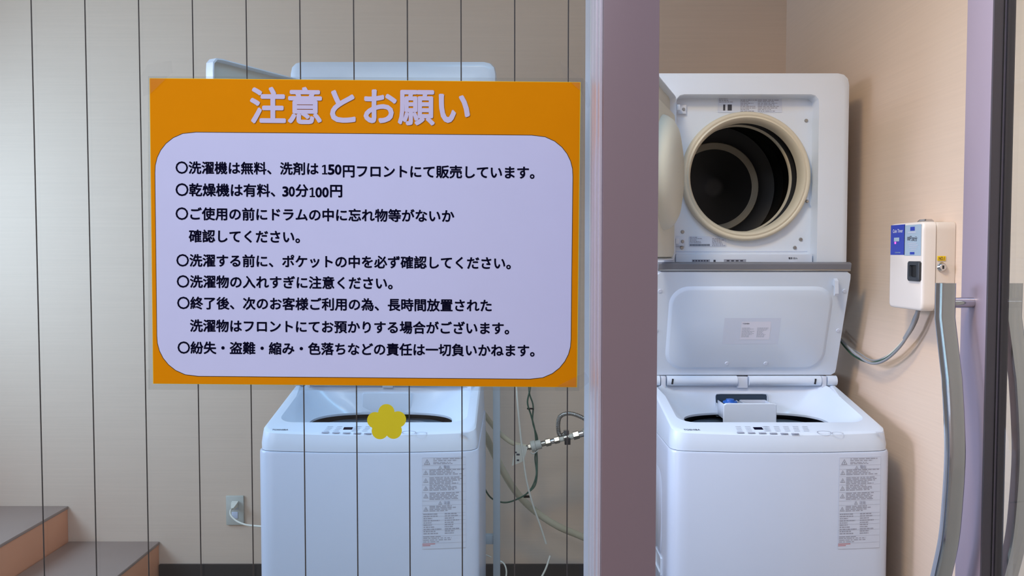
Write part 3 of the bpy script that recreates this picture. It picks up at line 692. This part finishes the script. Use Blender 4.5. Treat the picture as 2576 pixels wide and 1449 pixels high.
# ------------------------------------------------------------------ wall socket with plug
R = empty('wall_socket', 'pale grey wall socket plate left of the washer behind the glass', 'socket')
pa = P(568, 1322, YB-.012); pb = P(612, 1248, YB-.012)
box('cover_plate', (pa.x, YB-.009, pa.z), (pb.x, YB-.0005, pb.z), M_out, R, .003)
mx_ = (pa.x+pb.x)/2
for dz in (.018, -.018): box('outlet_insert', (mx_-.012, YB-.0115, (pa.z+pb.z)/2+dz-.013), (mx_+.012, YB-.008, (pa.z+pb.z)/2+dz+.013), M_stickg, R, .002)
setbase(R, ((pa.x+pb.x)/2, YB, pa.z))
R = empty('power_cord', 'white plug and power cord running from the wall socket to the washer', 'cord')
p0 = P(588, 1270, YB-.03)
loft('plug', [[(p0.x+x*s, YB-.0125-e, p0.z+z*s-e*.3) for x, z in ((-.012, -.010), (.012, -.010), (.012, .010), (-.012, .010))] for s, e in ((1, 0), (1, .012), (.55, .03), (.3, .034))], M_cablew, R, True, True, None)
tube('cord', [(p0.x, YB-.044, p0.z-.010)] + path([(580, 1284), (581, 1297), (596, 1311), (618, 1320), (642, 1323), (680, 1326)], [3.03, 3.0, 2.93, 2.85, 2.75, 2.66]), .0034, M_cablew, R)
setbase(R, p0)

# ------------------------------------------------------------------ coin timer on the right wall
R = empty('coin_timer', 'white coin-operated timer box on the right wall with blue label and coin slot', 'coin timer')
x0, x1 = .953, XR-.001; y0, y1 = 1.893, 2.060
zt = PX(2322, 557, x0).z; zb = PX(2330, 785, x0).z
def tb(name, xa_, xb_, ya, yb, za, zb_, m_, r=.012):
    yc, zc = (ya+yb)/2, (za+zb_)/2
    def q(ins, x): return [(x, yy, zz) for yy, zz in rr(yc, zc, (yb-ya)/2-ins, (zb_-za)/2-ins, max(r-ins, .002), 96)]
    return loft(name, [q(0, xb_), q(0, xa_+.007), q(.001, xa_+.003), q(.003, xa_+.001), q(.007, xa_)], m_, R, True, True, 40)
tb('front_cover', x0, x0+.030, y0, y1, zb, zt, M_case)
tb('back_box', x0+.0305, x1, y0+.0006, y1-.0006, zb+.0006, zt-.0006, M_caseside, .010)
nx = Vector((-1, 0, 0)); uxt = Vector((0, -1, 0)); uyt = Vector((0, 0, 1))   # viewed face: right = towards the camera
def TF(px, py, e=.0005): q = PX(px, py, x0); q.x = x0-e; return q
def tquad(name, px0, py0, px1, py1, m_, e, par):
    a_ = TF(px0, py0, e); b_ = TF(px1, py1, e)
    return mk(name, [(x0-e, a_.y, b_.z), (x0-e, b_.y, b_.z), (x0-e, b_.y, a_.z), (x0-e, a_.y, a_.z)], [(0, 1, 2, 3)], m_, par)
lb = tquad('blue_label', 2242, 567, 2276, 641, M_navy, .0006, R); lb['label'] = 'blue half of the front label'
lb2 = tquad('pale_label', 2276, 567, 2317, 643, M_pane, .0006, R); lb2['label'] = 'pale grey blue half of the front label'
def tt(s, px0, px1, py, h, m_, par, bold=.01):
    a_ = TF(px0, py, .0010); b_ = TF(px1, py, .0010)
    return text_mesh('label_lettering', s, a_, uxt, uyt, nx, m_, par, width=abs(b_.y-a_.y), height=h, bold=bold)
tt('Coin Timer', 2247, 2272, 586, .0085, M_stick, lb); tt('COINTIMER', 2252, 2266, 637, .003, M_pane, lb)
tquad('indicator_panel', 2250, 598, 2263, 607, M_pane, .0010, lb)
tquad('indicator_led', 2251.5, 608.5, 2255, 613.5, M_led, .0012, lb)['label'] = 'small pink lit indicator'
tt('100円', 2283, 2294, 606, .011, M_printd, lb2, .02); tt('30分', 2295, 2308, 607, .011, M_printd, lb2, .02)
for q in [(2291, 571, 2302, 580), (2290, 634, 2301, 640)]: tquad('arrow_mark', *q, M_navy, .0010, lb2)
for q in [(2285, 583, 2305, 586), (2286, 611, 2306, 613), (2288, 616, 2310, 618), (2288, 621, 2308, 623), (2292, 626, 2306, 628)]: tquad('label_print', *q, M_print2, .0010, lb2)
a_ = TF(2289, 657, 0); b_ = TF(2317, 708, 0)
cs_ = lambda k_, x: [(x, y, z) for y, z in rr((a_.y+b_.y)/2, (a_.z+b_.z)/2, abs(a_.y-b_.y)/2*k_, abs(a_.z-b_.z)/2*k_, .003, 40)]
sl = loft('coin_slot', [cs_(1, x0-.0002), cs_(1, x0-.005), cs_(.93, x0-.0065), cs_(.62, x0-.0065), cs_(.58, x0-.0015)], M_dgray, R, False, True, 35); sl['label'] = 'black framed coin slot'
loft('slot_hole', [cs_(.57, x0-.0017), cs_(.56, x0-.0020)], M_black, sl, False, True, None)
ys = y0-.0004
def SX(px, py): return P(px, py, ys)
st_ = box('number_sticker', (SX(2358, 644).x, ys-.0006, SX(2358, 656).z), (SX(2379, 644).x, ys, SX(2358, 644).z), M_ysticker, R, .0002)
st_['label'] = 'small yellow number sticker'
text_mesh('sticker_lettering', 'NO.1', SX(2361, 654)+Vector((0, -.0009, 0)), (1, 0, 0), (0, 0, 1), (0, -1, 0), M_brace, st_, width=.0135, height=.0075, bold=.03)
c = SX(2369, 672); lk = cyl('lock_cylinder', c+Vector((0, .0, 0)), c+Vector((0, -.007, 0)), .011, M_chrome, R, 32, .008, bev=.001)
box('key_slot', c+Vector((-.0015, -.0085, -.004)), c+Vector((.0015, -.0068, .004)), M_blackr, lk)
ck = loft('hasp_knob', [[(x, y, zt-.0005+z) for x, y in rr(.995, 1.965, .010*k_, .018*k_, .003, 32)] for z, k_ in ((0, 1.1), (.004, 1.15), (.0085, .85))], M_chrome, R, False, True, 35)
setbase(R, (x1, (y0+y1)/2, zb))
# cable bundle under the timer
R = empty('cable_bundle', 'loose bundle of grey, white and green wires hanging from the coin timer to the dryer', 'cable')
base = [(2313, 770), (2303, 800), (2288, 835), (2262, 873), (2226, 902), (2190, 910), (2155, 893), (2125, 868), (2095, 835)]
def bp(dx, dy, dX):
    return [PX(x+dx*math.sin(i*1.3), y+dy*(1 if i > 2 else .2)*math.sin(i*.9+dx), .995+dX) for i, (x, y) in enumerate(base)]
tube('grey_sheath', [PX(x, y, .995) for x, y in ((2312, 775), (2303, 800), (2291, 826), (2276, 852))], .0052, M_cablegy, R)
tube('wire', bp(3, 3, .004), .0028, M_cablew, R); tube('wire', bp(-4, 4, .0), .0026, M_cableg, R)
tube('wire', bp(1, -5, -.006), .0034, M_cablegy, R); tube('wire', bp(6, 5, .006), .0022, M_cabley if False else M_cablegy, R)
setbase(R, PX(2313, 775, .995))

# ------------------------------------------------------------------ glass door, opened into the room
R = struct(empty('door_1'))
DX0, DX1, DY0, DY1 = .822, .860, 1.411, 1.490
def frame_box(nme, a_, b_, m_, par=R, bev=.001): return box(nme, a_, b_, m_, par, bev)
frame_box('stile', (DX0, DY0, .012), (DX1, DY1, 2.38), M_dframe)
frame_box('glazing_bead', (DX0+.0006, DY0-.004, .10), (.8385, DY0, 2.30), M_gask, R, 0)
frame_box('glazing_bead', (.8462, DY0-.004, .10), (DX1-.0006, DY0, 2.30), M_gask, R, 0)
frame_box('glazing_gasket', (.8386, DY0-.0055, .10), (.8398, DY0, 2.30), M_blackr, R, 0)
frame_box('stile', (DX0, .80, .012), (DX1, .87, 2.38), M_dframe)
frame_box('rail', (DX0, .87, .012), (DX1, DY0-.004, .10), M_dframe); frame_box('rail', (DX0, .87, 2.30), (DX1, DY0-.004, 2.38), M_dframe)
box('glass_pane', (.840, .87, .10), (.846, DY0, 2.30), M_dglass, R)
# handles
def handle(xc, side, par):
    hp = empty('x') if False else None
    pts = [(2379, 712), (2377, 800), (2395, 955), (2400, 1050), (2402, 1150), (2396, 1260), (2386, 1360), (2366, 1455), (2345, 1550)]
    prof = []
    for (px, py) in pts:
        q = PX(px, py, .771); prof.append((q.y, q.z))
    z1_ = prof[0][1]
    # crescent bar, square section
    dense = [Vector((0, y, z)) for y, z in prof[:2]] + catmull([Vector((0, y, z)) for y, z in prof[2:]], 6)
    rings = []
    for i, p in enumerate(dense):
        t = (dense[min(i+1, len(dense)-1)]-dense[max(i-1, 0)]).normalized(); b_ = Vector((0, t.z, -t.y))
        hx, hy = .0145, .011; r_ = []
        for (sx_, sy_) in rr(0, 0, hx, hy, .0042, 32): r_.append(Vector((xc+sx_, p.y, p.z)) + b_*sy_)
        rings.append(r_)
    bar = loft('pull_handle', rings, M_chrome, par, True, True, 30)
    zs = PX(2400, 762, .785).z
    xs_ = DX0 if side < 0 else DX1
    for zz in (zs, dense[-1].z+.03):
        cyl('standoff', (xc+(-side)*.012, 1.452, zz), (xs_, 1.452, zz), .0095, M_chrome, bar, 28)
    return bar
handle(.771, -1, R); handle(.889, 1, R)
setbase(R, (.841, .82, .0))
